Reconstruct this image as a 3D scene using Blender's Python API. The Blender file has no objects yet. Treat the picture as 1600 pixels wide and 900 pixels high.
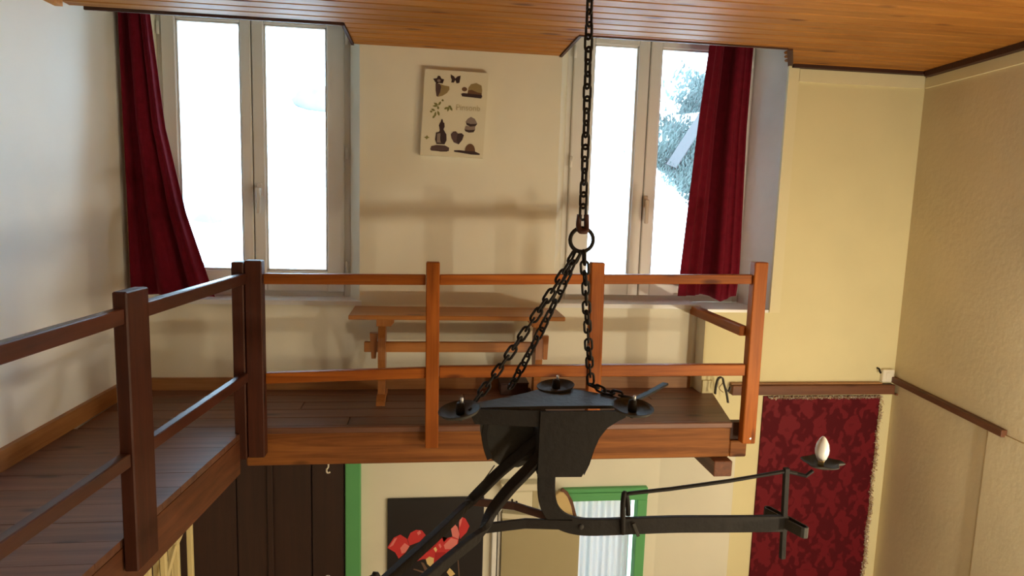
import bpy, bmesh, math, random
from mathutils import Vector, Matrix

random.seed(7)
SC = bpy.context.scene
COL = SC.collection

# ------------------------------------------------------------------ camera
yaw, pitch, roll = math.radians(7.3), math.radians(7.43), math.radians(1.75)
fw = Vector((math.sin(yaw) * math.cos(pitch), math.cos(yaw) * math.cos(pitch), -math.sin(pitch)))
r0 = Vector((math.cos(yaw), -math.sin(yaw), 0))
u0 = r0.cross(fw)
rt = r0 * math.cos(roll) + u0 * math.sin(roll)
up = rt.cross(fw)
cam_data = bpy.data.cameras.new('camera')
cam_data.sensor_width = 36.0
cam_data.lens = 1045 * 36 / 1600
cam_data.clip_start = 0.02
cam = bpy.data.objects.new('camera', cam_data)
COL.objects.link(cam)
cam.matrix_world = Matrix(((rt.x, up.x, -fw.x, 0), (rt.y, up.y, -fw.y, 0), (rt.z, up.z, -fw.z, 1.03), (0, 0, 0, 1)))
SC.camera = cam

# ------------------------------------------------------------------ world, exposure, room light
SKY = 12.0
LAMP = 34.0
LAMP2 = 20.0
LOW_FILL = 68.0
world = bpy.data.worlds.new('overcast_sky')
SC.world = world
world.use_nodes = True
wn = world.node_tree
wn.nodes.clear()
bgn = wn.nodes.new('ShaderNodeBackground')
bgn.inputs['Color'].default_value = (0.55, 0.78, 1.0, 1)
bgn.inputs['Strength'].default_value = SKY
won = wn.nodes.new('ShaderNodeOutputWorld')
wn.links.new(bgn.outputs[0], won.inputs[0])
vs = SC.view_settings
# a wall lamp and a hanging lamp, plus an added low fill light, all outside the frame
for en, pos, rad in ((LAMP, (2.34, 1.5, 0.06), 0.022), (LAMP2, (1.70, 1.20, 0.0), 0.025), (LOW_FILL, (1.9, -0.6, -1.0), 0.16)):
    ld = bpy.data.lights.new('offscreen_light', 'POINT')
    ld.energy = en
    ld.color = (1.0, 0.88, 0.66)
    ld.shadow_soft_size = rad
    lo_ = bpy.data.objects.new('offscreen_light', ld)
    lo_.location = pos
    COL.objects.link(lo_)
vs.view_transform = 'Standard'
vs.look = 'None'
vs.exposure = 0.44
vs.gamma = 1.0
vs.use_curve_mapping = False

# ------------------------------------------------------------------ materials
def new_mat(name):
    m = bpy.data.materials.new(name)
    m.use_nodes = True
    nt = m.node_tree
    return m, nt, nt.nodes['Principled BSDF']

def N(nt, t, **kw):
    n = nt.nodes.new(t)
    for k, v in kw.items():
        setattr(n, k, v)
    return n

def ramp(nt, stops):
    n = N(nt, 'ShaderNodeValToRGB')
    el = n.color_ramp.elements
    while len(el) < len(stops):
        el.new(0.5)
    for e, (p, c) in zip(el, stops):
        e.position = p
        e.color = (*c, 1)
    return n

def plain(name, col, rough=0.6, metal=0.0, spec=0.5):
    m, nt, b = new_mat(name)
    b.inputs['Base Color'].default_value = (*col, 1)
    b.inputs['Roughness'].default_value = rough
    b.inputs['Metallic'].default_value = metal
    b.inputs['Specular IOR Level'].default_value = spec
    return m

def wood(name, light, dark, axis, rough=0.45, knots=True, grain=1.0, spec=0.5):
    """stained wood, the grain runs along the local axis 0/1/2"""
    m, nt, b = new_mat(name)
    tc = N(nt, 'ShaderNodeTexCoord')
    oi = N(nt, 'ShaderNodeObjectInfo')
    mul = N(nt, 'ShaderNodeVectorMath', operation='SCALE')
    comb = N(nt, 'ShaderNodeCombineXYZ')
    for i in range(3):
        nt.links.new(oi.outputs['Random'], comb.inputs[i])
    nt.links.new(comb.outputs[0], mul.inputs[0])
    mul.inputs['Scale'].default_value = 37.0
    add = N(nt, 'ShaderNodeVectorMath', operation='ADD')
    nt.links.new(tc.outputs['Object'], add.inputs[0])
    nt.links.new(mul.outputs[0], add.inputs[1])
    mp = N(nt, 'ShaderNodeMapping')
    s = [34.0 * grain] * 3
    s[axis] = 1.6 * grain
    mp.inputs['Scale'].default_value = s
    nt.links.new(add.outputs[0], mp.inputs['Vector'])
    n1 = N(nt, 'ShaderNodeTexNoise')
    n1.inputs['Scale'].default_value = 1.0
    n1.inputs['Detail'].default_value = 5
    n1.inputs['Roughness'].default_value = 0.65
    n1.inputs['Distortion'].default_value = 0.6
    nt.links.new(mp.outputs[0], n1.inputs['Vector'])
    cr = ramp(nt, [(0.30, dark), (0.70, light)])
    nt.links.new(n1.outputs['Fac'], cr.inputs[0])
    # slow tone drift and board-to-board difference
    n2 = N(nt, 'ShaderNodeTexNoise')
    n2.inputs['Scale'].default_value = 2.3
    n2.inputs['Detail'].default_value = 2
    nt.links.new(add.outputs[0], n2.inputs['Vector'])
    ma = N(nt, 'ShaderNodeMath', operation='MULTIPLY_ADD')
    ma.inputs[1].default_value = 0.5
    ma.inputs[2].default_value = 0.62
    nt.links.new(n2.outputs['Fac'], ma.inputs[0])
    mb = N(nt, 'ShaderNodeMath', operation='MULTIPLY_ADD')
    mb.inputs[1].default_value = 0.26
    nt.links.new(oi.outputs['Random'], mb.inputs[0])
    nt.links.new(ma.outputs[0], mb.inputs[2])
    vm = N(nt, 'ShaderNodeVectorMath', operation='SCALE')
    nt.links.new(cr.outputs[0], vm.inputs[0])
    nt.links.new(mb.outputs[0], vm.inputs['Scale'])
    out = vm.outputs[0]
    if knots:
        mk = N(nt, 'ShaderNodeMapping')
        sk = [9.0] * 3
        sk[axis] = 2.6
        mk.inputs['Scale'].default_value = sk
        nt.links.new(add.outputs[0], mk.inputs['Vector'])
        vo = N(nt, 'ShaderNodeTexVoronoi')
        vo.inputs['Scale'].default_value = 1.0
        nt.links.new(mk.outputs[0], vo.inputs['Vector'])
        kr = ramp(nt, [(0.07, (1, 1, 1)), (0.16, (0, 0, 0))])
        nt.links.new(vo.outputs['Distance'], kr.inputs[0])
        mx = N(nt, 'ShaderNodeMix', data_type='RGBA')
        nt.links.new(kr.outputs[0], mx.inputs[0])
        nt.links.new(out, mx.inputs[6])
        mx.inputs[7].default_value = (dark[0] * .45, dark[1] * .4, dark[2] * .4, 1)
        out = mx.outputs[2]
    nt.links.new(out, b.inputs['Base Color'])
    b.inputs['Roughness'].default_value = rough
    b.inputs['Specular IOR Level'].default_value = spec
    bp = N(nt, 'ShaderNodeBump')
    bp.inputs['Strength'].default_value = 0.12
    bp.inputs['Distance'].default_value = 0.004
    nt.links.new(n1.outputs['Fac'], bp.inputs['Height'])
    nt.links.new(bp.outputs[0], b.inputs['Normal'])
    return m

def plaster(name, col, vary=0.12, bump=0.25, scale=14.0, stain=None, rough=0.85):
    m, nt, b = new_mat(name)
    tc = N(nt, 'ShaderNodeTexCoord')
    n1 = N(nt, 'ShaderNodeTexNoise')
    n1.inputs['Scale'].default_value = 1.7
    n1.inputs['Detail'].default_value = 5
    nt.links.new(tc.outputs['Object'], n1.inputs['Vector'])
    lo = tuple(c * (1 - vary) for c in col)
    hi = tuple(min(1, c * (1 + vary)) for c in col)
    cr = ramp(nt, [(0.3, stain or lo), (0.65, hi)])
    nt.links.new(n1.outputs['Fac'], cr.inputs[0])
    nt.links.new(cr.outputs[0], b.inputs['Base Color'])
    b.inputs['Roughness'].default_value = rough
    b.inputs['Specular IOR Level'].default_value = 0.25
    n2 = N(nt, 'ShaderNodeTexNoise')
    n2.inputs['Scale'].default_value = scale
    n2.inputs['Detail'].default_value = 6
    nt.links.new(tc.outputs['Object'], n2.inputs['Vector'])
    bp = N(nt, 'ShaderNodeBump')
    bp.inputs['Strength'].default_value = bump
    bp.inputs['Distance'].default_value = 0.01
    nt.links.new(n2.outputs['Fac'], bp.inputs['Height'])
    nt.links.new(bp.outputs[0], b.inputs['Normal'])
    return m

M = {}
M['pine_x'] = wood('pine_ceiling', (0.50, 0.215, 0.040), (0.32, 0.11, 0.015), 0, 0.55, spec=0.25)
M['rail_x'] = wood('stained_pine_x', (0.42, 0.120, 0.012), (0.22, 0.052, 0.005), 0, 0.5, spec=0.22)
M['rail_y'] = wood('stained_pine_y', (0.42, 0.120, 0.012), (0.22, 0.052, 0.005), 1, 0.5, spec=0.22)
M['rail_z'] = wood('stained_pine_z', (0.42, 0.120, 0.012), (0.22, 0.052, 0.005), 2, 0.5, spec=0.22)
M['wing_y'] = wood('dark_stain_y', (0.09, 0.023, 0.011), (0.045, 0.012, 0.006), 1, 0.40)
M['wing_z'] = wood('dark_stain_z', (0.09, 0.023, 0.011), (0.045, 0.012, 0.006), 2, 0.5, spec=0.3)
M['beam_x'] = wood('beam_x', (0.31, 0.115, 0.026), (0.12, 0.036, 0.010), 0, 0.6, spec=0.25)
M['beam_y'] = wood('beam_y', (0.17, 0.055, 0.020), (0.08, 0.024, 0.010), 1, 0.55)
M['floor_x'] = wood('platform_boards', (0.22, 0.098, 0.058), (0.115, 0.047, 0.028), 0, 0.42, grain=0.7)
M['dark_z'] = wood('dark_boards', (0.045, 0.015, 0.008), (0.026, 0.009, 0.005), 2, 0.6, knots=False)
M['dark_x'] = wood('dark_trim', (0.075, 0.024, 0.012), (0.04, 0.013, 0.008), 0, 0.6, knots=False)
M['ledge_x'] = wood('ledge_wood', (0.20, 0.075, 0.030), (0.11, 0.035, 0.016), 0, 0.55)
M['ledge_y'] = wood('handrail_wood', (0.17, 0.065, 0.026), (0.09, 0.03, 0.014), 1, 0.55)
M['skirt_y'] = wood('skirting_y', (0.50, 0.23, 0.075), (0.34, 0.13, 0.035), 1, 0.5, knots=False)
M['skirt_x'] = wood('skirting_x', (0.42, 0.21, 0.08), (0.28, 0.12, 0.04), 0, 0.5, knots=False)
M['bench_x'] = wood('bench_x', (0.52, 0.22, 0.055), (0.34, 0.12, 0.026), 0, 0.28)
M['bench_z'] = wood('bench_z', (0.50, 0.20, 0.05), (0.32, 0.11, 0.024), 2, 0.35)
M['wall_white'] = plaster('white_plaster', (0.86, 0.86, 0.84), 0.03, 0.10, 9)
M['wall_cream'] = plaster('cream_plaster', (0.81, 0.77, 0.63), 0.05, 0.12, 10)
M['wall_yellow'] = plaster('yellow_plaster', (0.76, 0.68, 0.40), 0.05, 0.12, 10)
M['wall_tan'] = plaster('rough_tan_plaster', (0.68, 0.585, 0.385), 0.08, 0.16, 34)
M['trim_cream'] = plaster('cream_trim', (0.80, 0.72, 0.46), 0.04, 0.05, 8)
M['reveal'] = plaster('reveal_plaster', (0.72, 0.70, 0.66), 0.12, 0.25, 12)
M['pvc'] = plain('white_window_frame', (0.76, 0.74, 0.70), 0.35)
M['pvc_beige'] = plain('handle_beige', (0.62, 0.52, 0.40), 0.4)
M['seal'] = plain('window_seal', (0.05, 0.045, 0.04), 0.7)
M['sill'] = plain('white_sill', (0.80, 0.79, 0.77), 0.3)
M['iron'] = plaster('black_iron', (0.014, 0.011, 0.009), 0.3, 0.25, 40, rough=0.7)
M['iron_grey'] = plaster('grey_iron', (0.048, 0.044, 0.037), 0.2, 0.25, 40, rough=0.65)
M['rust'] = plaster('rusty_iron', (0.075, 0.032, 0.022), 0.3, 0.3, 40, rough=0.6)
M['steel'] = plain('bright_pin', (0.8, 0.8, 0.78), 0.25, 0.6)
M['brass'] = plain('brass_cap', (0.75, 0.62, 0.30), 0.3, 0.9)
M['green'] = plaster('green_paint', (0.12, 0.40, 0.15), 0.06, 0.1, 12, rough=0.5)
M['beige_door'] = plaster('beige_panel', (0.46, 0.40, 0.24), 0.08, 0.1, 7, rough=0.5)
M['box_white'] = plain('cream_box', (0.78, 0.73, 0.55), 0.4)
M['switch'] = plain('switch_white', (0.85, 0.80, 0.66), 0.35)
M['tan_wood'] = plain('tan_board', (0.62, 0.45, 0.20), 0.5)
M['cream_bal'] = plain('cream_paint', (0.78, 0.66, 0.34), 0.45)
M['black_strap'] = plain('black_strap', (0.03, 0.022, 0.02), 0.6)
M['canvas'] = plain('canvas_white', (0.74, 0.69, 0.52), 0.7)
M['poster_black'] = plain('poster_black', (0.008, 0.007, 0.010), 0.45)
for nm, c in dict(pr_dark=(0.035, 0.015, 0.018), pr_purple=(0.09, 0.05, 0.05), pr_tan=(0.30, 0.22, 0.09), pr_brown=(0.14, 0.065, 0.03),
                  pr_leaf=(0.22, 0.21, 0.06), pr_grey=(0.26, 0.20, 0.17), pr_text=(0.54, 0.46, 0.27),
                  fl_red=(0.62, 0.030, 0.035), fl_deep=(0.42, 0.010, 0.014), fl_pink=(0.80, 0.22, 0.20), fl_cream=(0.80, 0.58, 0.25),
                  fl_stem=(0.16, 0.09, 0.06)).items():
    M[nm] = plain(nm, c, 0.6)

def velvet(name, base, fold):
    m, nt, b = new_mat(name)
    tc = N(nt, 'ShaderNodeTexCoord')
    n = N(nt, 'ShaderNodeTexNoise')
    n.inputs['Scale'].default_value = 30
    n.inputs['Detail'].default_value = 3
    nt.links.new(tc.outputs['Object'], n.inputs['Vector'])
    cr = ramp(nt, [(0.3, fold), (0.7, base)])
    nt.links.new(n.outputs['Fac'], cr.inputs[0])
    nt.links.new(cr.outputs[0], b.inputs['Base Color'])
    b.inputs['Roughness'].default_value = 0.9
    b.inputs['Sheen Weight'].default_value = 0.25
    b.inputs['Sheen Tint'].default_value = (0.8, 0.2, 0.25, 1)
    b.inputs['Specular IOR Level'].default_value = 0.1
    return m
M['velvet'] = velvet('red_velvet', (0.15, 0.006, 0.017), (0.11, 0.004, 0.012))

def damask():
    m, nt, b = new_mat('red_damask')
    tc = N(nt, 'ShaderNodeTexCoord')
    nz = N(nt, 'ShaderNodeTexNoise')
    nz.inputs['Scale'].default_value = 11
    nz.inputs['Detail'].default_value = 3
    nt.links.new(tc.outputs['Object'], nz.inputs['Vector'])
    sub = N(nt, 'ShaderNodeVectorMath', operation='SUBTRACT')
    sub.inputs[1].default_value = (0.5, 0.5, 0.5)
    nt.links.new(nz.outputs['Color'], sub.inputs[0])
    sc = N(nt, 'ShaderNodeVectorMath', operation='SCALE')
    sc.inputs['Scale'].default_value = 0.13
    nt.links.new(sub.outputs[0], sc.inputs[0])
    ad = N(nt, 'ShaderNodeVectorMath', operation='ADD')
    nt.links.new(tc.outputs['Object'], ad.inputs[0])
    nt.links.new(sc.outputs[0], ad.inputs[1])
    sp = N(nt, 'ShaderNodeSeparateXYZ')
    nt.links.new(ad.outputs[0], sp.inputs[0])
    def cosn(src, k, ph=0.0):
        a = N(nt, 'ShaderNodeMath', operation='MULTIPLY_ADD')
        a.inputs[1].default_value = k
        a.inputs[2].default_value = ph
        nt.links.new(src, a.inputs[0])
        c = N(nt, 'ShaderNodeMath', operation='COSINE')
        nt.links.new(a.outputs[0], c.inputs[0])
        return c.outputs[0]
    def mul(a, bb, w=None):
        c = N(nt, 'ShaderNodeMath', operation='MULTIPLY')
        nt.links.new(a, c.inputs[0])
        if w is None:
            nt.links.new(bb, c.inputs[1])
        else:
            c.inputs[1].default_value = w
        return c.outputs[0]
    def addm(a, bb):
        c = N(nt, 'ShaderNodeMath', operation='ADD')
        nt.links.new(a, c.inputs[0])
        nt.links.new(bb, c.inputs[1])
        return c.outputs[0]
    kx, kz = 2 * math.pi / 0.20, 2 * math.pi / 0.30
    x, z = sp.outputs[0], sp.outputs[2]
    t1 = mul(cosn(x, kx), cosn(z, kz))
    t2 = mul(mul(cosn(x, 3 * kx), cosn(z, 2 * kz)), None, 0.7)
    t3 = mul(mul(cosn(x, 2 * kx), cosn(z, 4 * kz)), None, 0.6)
    t4 = mul(mul(cosn(x, 5 * kx), cosn(z, 3 * kz)), None, 0.35)
    f = addm(addm(t1, t2), addm(t3, t4))
    cr = ramp(nt, [(0.40, (0.145, 0.006, 0.012)), (0.60, (0.080, 0.003, 0.007))])
    fs = N(nt, 'ShaderNodeMath', operation='MULTIPLY_ADD')
    fs.inputs[1].default_value = 0.3
    fs.inputs[2].default_value = 0.5
    nt.links.new(f, fs.inputs[0])
    nt.links.new(fs.outputs[0], cr.inputs[0])
    nt.links.new(cr.outputs[0], b.inputs['Base Color'])
    rr = ramp(nt, [(0.44, (0.6, 0.6, 0.6)), (0.56, (0.8, 0.8, 0.8))])
    nt.links.new(fs.outputs[0], rr.inputs[0])
    nt.links.new(rr.outputs[0], b.inputs['Roughness'])
    b.inputs['Specular IOR Level'].default_value = 0.2
    return m
M['damask'] = damask()

def tinsel():
    m, nt, b = new_mat('tinsel_foil')
    tc = N(nt, 'ShaderNodeTexCoord')
    n = N(nt, 'ShaderNodeTexNoise')
    n.inputs['Scale'].default_value = 120
    nt.links.new(tc.outputs['Object'], n.inputs['Vector'])
    cr = ramp(nt, [(0.30, (0.40, 0.20, 0.11)), (0.48, (0.75, 0.58, 0.36)), (0.58, (0.98, 0.95, 0.90))])
    nt.links.new(n.outputs['Fac'], cr.inputs[0])
    nt.links.new(cr.outputs[0], b.inputs['Base Color'])
    b.inputs['Metallic'].default_value = 0.6
    b.inputs['Roughness'].default_value = 0.28
    return m
M['tinsel'] = tinsel()

def glass():
    m = bpy.data.materials.new('window_glass')
    m.use_nodes = True
    nt = m.node_tree
    nt.nodes.clear()
    out = N(nt, 'ShaderNodeOutputMaterial')
    mx = N(nt, 'ShaderNodeMixShader')
    tr = N(nt, 'ShaderNodeBsdfTransparent')
    tr.inputs[0].default_value = (0.97, 0.99, 0.99, 1)
    gl = N(nt, 'ShaderNodeBsdfGlossy')
    gl.inputs['Roughness'].default_value = 0.02
    fr = N(nt, 'ShaderNodeFresnel')
    fr.inputs['IOR'].default_value = 1.45
    nt.links.new(fr.outputs[0], mx.inputs[0])
    nt.links.new(tr.outputs[0], mx.inputs[1])
    nt.links.new(gl.outputs[0], mx.inputs[2])
    nt.links.new(mx.outputs[0], out.inputs[0])
    return m
M['glass'] = glass()

def sheer():
    m = bpy.data.materials.new('sheer_curtain')
    m.use_nodes = True
    nt = m.node_tree
    nt.nodes.clear()
    out = N(nt, 'ShaderNodeOutputMaterial')
    mx = N(nt, 'ShaderNodeMixShader')
    mx.inputs[0].default_value = 0.16
    df = N(nt, 'ShaderNodeBsdfDiffuse')
    df.inputs[0].default_value = (0.85, 0.86, 0.88, 1)
    tl = N(nt, 'ShaderNodeBsdfTranslucent')
    tl.inputs[0].default_value = (0.42, 0.44, 0.47, 1)
    nt.links.new(df.outputs[0], mx.inputs[1])
    nt.links.new(tl.outputs[0], mx.inputs[2])
    nt.links.new(mx.outputs[0], out.inputs[0])
    return m
M['sheer'] = sheer()

M['bulb_off'] = plain('unlit_bulb_glass', (0.80, 0.78, 0.72), 0.25)
M['bulb_base'] = plain('bulb_base_white', (0.82, 0.79, 0.68), 0.35)
M['rock'] = plaster('pale_rock', (0.13, 0.13, 0.125), 0.2, 0.8, 5)
M['snowy'] = plaster('pale_slope', (0.86, 0.87, 0.86), 0.05, 0.6, 3)
M['scrub'] = plaster('frosty_scrub', (0.085, 0.105, 0.098), 0.5, 1.0, 30)
M['plank_out'] = plain('weathered_plank', (0.040, 0.035, 0.034), 0.8)

# ------------------------------------------------------------------ mesh helpers
def link(name, me, mat=None, parent=None):
    o = bpy.data.objects.new(name, me)
    COL.objects.link(o)
    if mat is not None and me is not None:
        mats = mat if isinstance(mat, (list, tuple)) else [mat]
        for k in mats:
            me.materials.append(k)
    if parent is not None:
        o.parent = parent
    return o

def root_of(o):
    while o.parent is not None:
        o = o.parent
    return o

def obj(name, bm, mat=None, parent=None, smooth=False, recentre=True):
    """link a bmesh built in world coordinates; its own origin goes to its centre"""
    if bm.verts:
        lo = Vector([min(v.co[i] for v in bm.verts) for i in range(3)])
        hi = Vector([max(v.co[i] for v in bm.verts) for i in range(3)])
        c = Vector(((lo.x + hi.x) / 2, (lo.y + hi.y) / 2, lo.z))
    else:
        c = Vector()
    bmesh.ops.translate(bm, verts=bm.verts, vec=-c)
    bmesh.ops.recalc_face_normals(bm, faces=bm.faces)
    me = bpy.data.meshes.new(name)
    bm.to_mesh(me)
    bm.free()
    if smooth:
        for p in me.polygons:
            p.use_smooth = True
    o = link(name, me, mat, parent)
    off = Vector()
    q = parent
    while q is not None:
        off += q.location
        q = q.parent
    o.location = c - off
    return o

def tag(o, label, cat, group=None):
    o['label'] = label
    o['category'] = cat
    if group:
        o['group'] = group
    return o

def struct(o):
    o['kind'] = 'structure'
    return o

def thing(name, loc, label, cat, group=None):
    o = bpy.data.objects.new(name, None)
    o.empty_display_size = 0.05
    COL.objects.link(o)
    o.location = loc
    return tag(o, label, cat, group)

def box(bm, x0, x1, y0, y1, z0, z1, bev=0.0, mat=0):
    g = bmesh.ops.create_cube(bm, size=1)
    for v in g['verts']:
        v.co = Vector((x0 + (v.co.x + .5) * (x1 - x0), y0 + (v.co.y + .5) * (y1 - y0), z0 + (v.co.z + .5) * (z1 - z0)))
    fs = set(f for v in g['verts'] for f in v.link_faces)
    for f in fs:
        f.material_index = mat
    if bev > 0:
        es = list(set(e for f in fs for e in f.edges))
        bmesh.ops.bevel(bm, geom=es, offset=bev, segments=1, affect='EDGES')
    return bm

def B(*a, **k):
    return box(bmesh.new(), *a, **k)

def prism(bm, poly, z0, z1, mat=0):
    lo = [bm.verts.new((x, y, z0)) for x, y in poly]
    hi = [bm.verts.new((x, y, z1)) for x, y in poly]
    n = len(poly)
    fs = [bm.faces.new(lo), bm.faces.new(hi)]
    for i in range(n):
        fs.append(bm.faces.new((lo[i], lo[(i + 1) % n], hi[(i + 1) % n], hi[i])))
    for f in fs:
        f.material_index = mat
    return bm

def slab_xz(bm, poly, y0, y1, mat=0):
    """outline in x,z given a thickness in y"""
    lo = [bm.verts.new((x, y0, z)) for x, z in poly]
    hi = [bm.verts.new((x, y1, z)) for x, z in poly]
    n = len(poly)
    fs = [bm.faces.new(lo), bm.faces.new(hi)]
    for i in range(n):
        fs.append(bm.faces.new((lo[i], lo[(i + 1) % n], hi[(i + 1) % n], hi[i])))
    for f in fs:
        f.material_index = mat
    return bm

def sweep(bm, pts, prof, upv=(0, 0, 1), closed=False):
    """sweep a closed 2-D profile (side, up) along a 3-D polyline"""
    pts = [Vector(p) for p in pts]
    upv = Vector(upv)
    rings = []
    n = len(pts)
    for i, p in enumerate(pts):
        if closed:
            d = (pts[(i + 1) % n] - pts[i - 1]).normalized()
        else:
            d = (pts[min(i + 1, n - 1)] - pts[max(i - 1, 0)]).normalized()
        s = d.cross(upv)
        if s.length < 1e-4:
            s = d.cross(Vector((0, 1, 0)))
        s.normalize()
        u = s.cross(d).normalized()
        rings.append([bm.verts.new(p + s * a + u * b) for a, b in prof])
    m = len(prof)
    rng = range(n if closed else n - 1)
    for i in rng:
        a, b = rings[i], rings[(i + 1) % n]
        for j in range(m):
            bm.faces.new((a[j], a[(j + 1) % m], b[(j + 1) % m], b[j]))
    if not closed:
        bm.faces.new(rings[0])
        bm.faces.new(rings[-1])
    return bm

def circ(r, n=8):
    return [(r * math.cos(2 * math.pi * i / n), r * math.sin(2 * math.pi * i / n)) for i in range(n)]

def rect(w, h, c=0.12):
    k = min(w, h) * c
    w, h = w / 2, h / 2
    return [(-w + k, -h), (w - k, -h), (w, -h + k), (w, h - k), (w - k, h), (-w + k, h), (-w, h - k), (-w, -h + k)]

def tube(pts, r, n=8, upv=(0, 0, 1)):
    return sweep(bmesh.new(), pts, circ(r, n), upv)

def lathe(bm, prof, c, n=24, axis=None):
    """prof = [(radius, height)...]"""
    c = Vector(c)
    rot = Vector((0, 0, 1)).rotation_difference(Vector(axis).normalized()).to_matrix() if axis else Matrix.Identity(3)
    rings = []
    for r, h in prof:
        if r < 1e-5:
            rings.append([bm.verts.new(c + rot @ Vector((0, 0, h)))])
        else:
            rings.append([bm.verts.new(c + rot @ Vector((r * math.cos(2 * math.pi * i / n), r * math.sin(2 * math.pi * i / n), h))) for i in range(n)])
    for a, b in zip(rings, rings[1:]):
        for i in range(n):
            j = (i + 1) % n
            if len(a) == 1 and len(b) == 1:
                continue
            if len(a) == 1:
                bm.faces.new((a[0], b[i], b[j]))
            elif len(b) == 1:
                bm.faces.new((a[i], a[j], b[0]))
            else:
                bm.faces.new((a[i], a[j], b[j], b[i]))
    return bm

def smooth_path(pts, k=6):
    """Catmull-Rom through the points"""
    P = [Vector(p) for p in pts]
    P = [P[0] * 2 - P[1]] + P + [P[-1] * 2 - P[-2]]
    out = []
    for i in range(1, len(P) - 2):
        for j in range(k):
            t = j / k
            a, b, c, d = P[i - 1], P[i], P[i + 1], P[i + 2]
            out.append(0.5 * (2 * b + (c - a) * t + (2 * a - 5 * b + 4 * c - d) * t * t + (3 * b - a - 3 * c + d) * t ** 3))
    out.append(P[-2])
    return out

# ================================================================== SETTING
ZT, ZF, ZC = 2.35, -2.55, 1.79          # roof, lower floor, boarded ceiling
def xl(y): return -1.50 - (3.585 - y) * 0.037      # left wall
def xr(y): return 2.69 - (3.47 - y) * 0.10         # right wall

struct(obj('floor', B(-2.2, 3.0, -2.2, 4.0, ZF - 0.1, ZF), plain('tiled_floor', (0.30, 0.20, 0.13), 0.5)))
struct(obj('wall_left', prism(bmesh.new(), [(xl(3.95), 3.95), (xl(-2.1), -2.1), (xl(-2.1) - .2, -2.1), (xl(3.95) - .2, 3.95)], ZF, ZT), M['wall_white']))
bm = prism(bmesh.new(), [(xr(3.95), 3.95), (xr(-2.1), -2.1), (xr(-2.1) + .2, -2.1), (xr(3.95) + .2, 3.95)], ZF, ZT)
prism(bm, [(xr(2.71), 2.71), (xr(2.71) - .014, 2.70), (xr(-2.0) - .014, -2.0), (xr(-2.0), -2.0)], ZF, 0.05)   # thicker old render below the rail
struct(obj('wall_right', bm, M['wall_tan']))
struct(obj('wall_front', B(-2.0, 2.6, -2.2, -2.0, ZF, ZT), M['wall_cream']))

struct(obj('unseen_blocker_slab', B(-.83, 2.28, -2.0, -.12, -.62, -.55), M['floor_x']))  # invented unseen slab below the viewer, shields the ceiling from the low fill

# back wall: piers, parapets, lintels round the two windows and the small door
YB = 3.585
bm = bmesh.new()
prism(bm, [(-1.75, YB), (-1.385, YB), (-1.383, 3.72), (-1.383, 3.95), (-1.75, 3.95)], 0.455, 2.08)
prism(bm, [(-.355, YB), (.69, YB), (.747, 3.72), (.747, 3.95), (-.417, 3.95), (-.417, 3.72)], 0.455, 2.08)
box(bm, -1.75, 1.60, YB, 3.95, 2.08, ZT)
box(bm, -1.75, 1.56, YB, 3.95, -0.595, 0.455)
box(bm, -1.75, 0.79, YB, 3.95, ZF, -0.595)
box(bm, 1.27, 1.56, YB, 3.95, ZF, -0.595)
prism(bm, [(1.36, YB), (1.76, 3.4702), (1.76, YB + .01), (1.36, YB + .01)], ZF, -.19)
struct(obj('wall_back', bm, M['wall_cream']))
bm = bmesh.new()
box(bm, 1.525, 2.90, 3.47, 3.95, -.19, 0.455)
box(bm, 1.76, 2.90, 3.47, 3.95, ZF, -.19)
prism(bm, [(1.885, 3.47), (2.90, 3.47), (2.90, 3.95), (1.83, 3.95), (1.83, 3.72)], 0.455, 2.08)
box(bm, 1.60, 2.90, 3.47, 3.95, 2.08, ZT)
# material per face: the splayed reveal is bare plaster
bmesh.ops.recalc_face_normals(bm, faces=bm.faces)
for f in bm.faces:
    c = f.calc_center_median()
    f.material_index = 1 if (f.normal.x < -0.5 and c.z > 0.46) else (2 if c.x < 1.56 and f.normal.x < -.5 else 0)
struct(obj('wall_back_right', bm, [M['wall_yellow'], M['reveal'], M['wall_cream']]))

# roof slab and boarded ceiling, cut back in front of both windows
ceil = struct(obj('ceiling', B(-2.0, 3.0, -2.2, 4.0, ZT, ZT + 0.1), M['wall_cream']))
YN_L, YN_R = 3.20, 3.13
def notch_x(y): return 1.69 + (y - YN_R) * .574
def notched(y0, y1):
    """x spans of a ceiling course between y0 and y1"""
    ym = (y0 + y1) / 2
    if ym < YN_R:
        return [(xl(ym), xr(ym))]
    if ym < YN_L:
        return [(xl(ym), .665), (notch_x(ym), xr(ym))]
    return [(-.385, .675), (notch_x(ym), xr(ym))]
W = 0.084
y = 3.585
rows = []
while y > 1.75:
    rows.append((y - W, y))
    y -= W
for (a, b) in rows:
    for (x0, x1) in notched(a, b):
        bb = min(b, 3.468) if x0 > 1.5 else b
        if bb - a < 0.015:
            continue
        bm = B(x0, x1, a + .0022, bb - .0022, ZC, ZC + .014, bev=.006)
        # a beaded middle: a shallow groove along the board
        obj('plank', bm, M['pine_x'], ceil)
ylast = rows[-1][0]
bm = bmesh.new()
box(bm, xl(0) - .03, xr(1.5), -2.0, ylast, ZC, ZC + .014)
box(bm, xl(0), xr(3.1), -2.0, YN_R - .0, ZC + .0145, ZC + .03)
box(bm, -.385, .675, YN_R, 3.585, ZC + .0145, ZC + .03)
prism(bm, [(notch_x(YN_R) + .02, YN_R), (2.66, YN_R), (2.69, 3.468), (notch_x(3.468) + .02, 3.468)], ZC + .0145, ZC + .03)
obj('ceiling_backing', bm, M['pine_x'], ceil)
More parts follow.
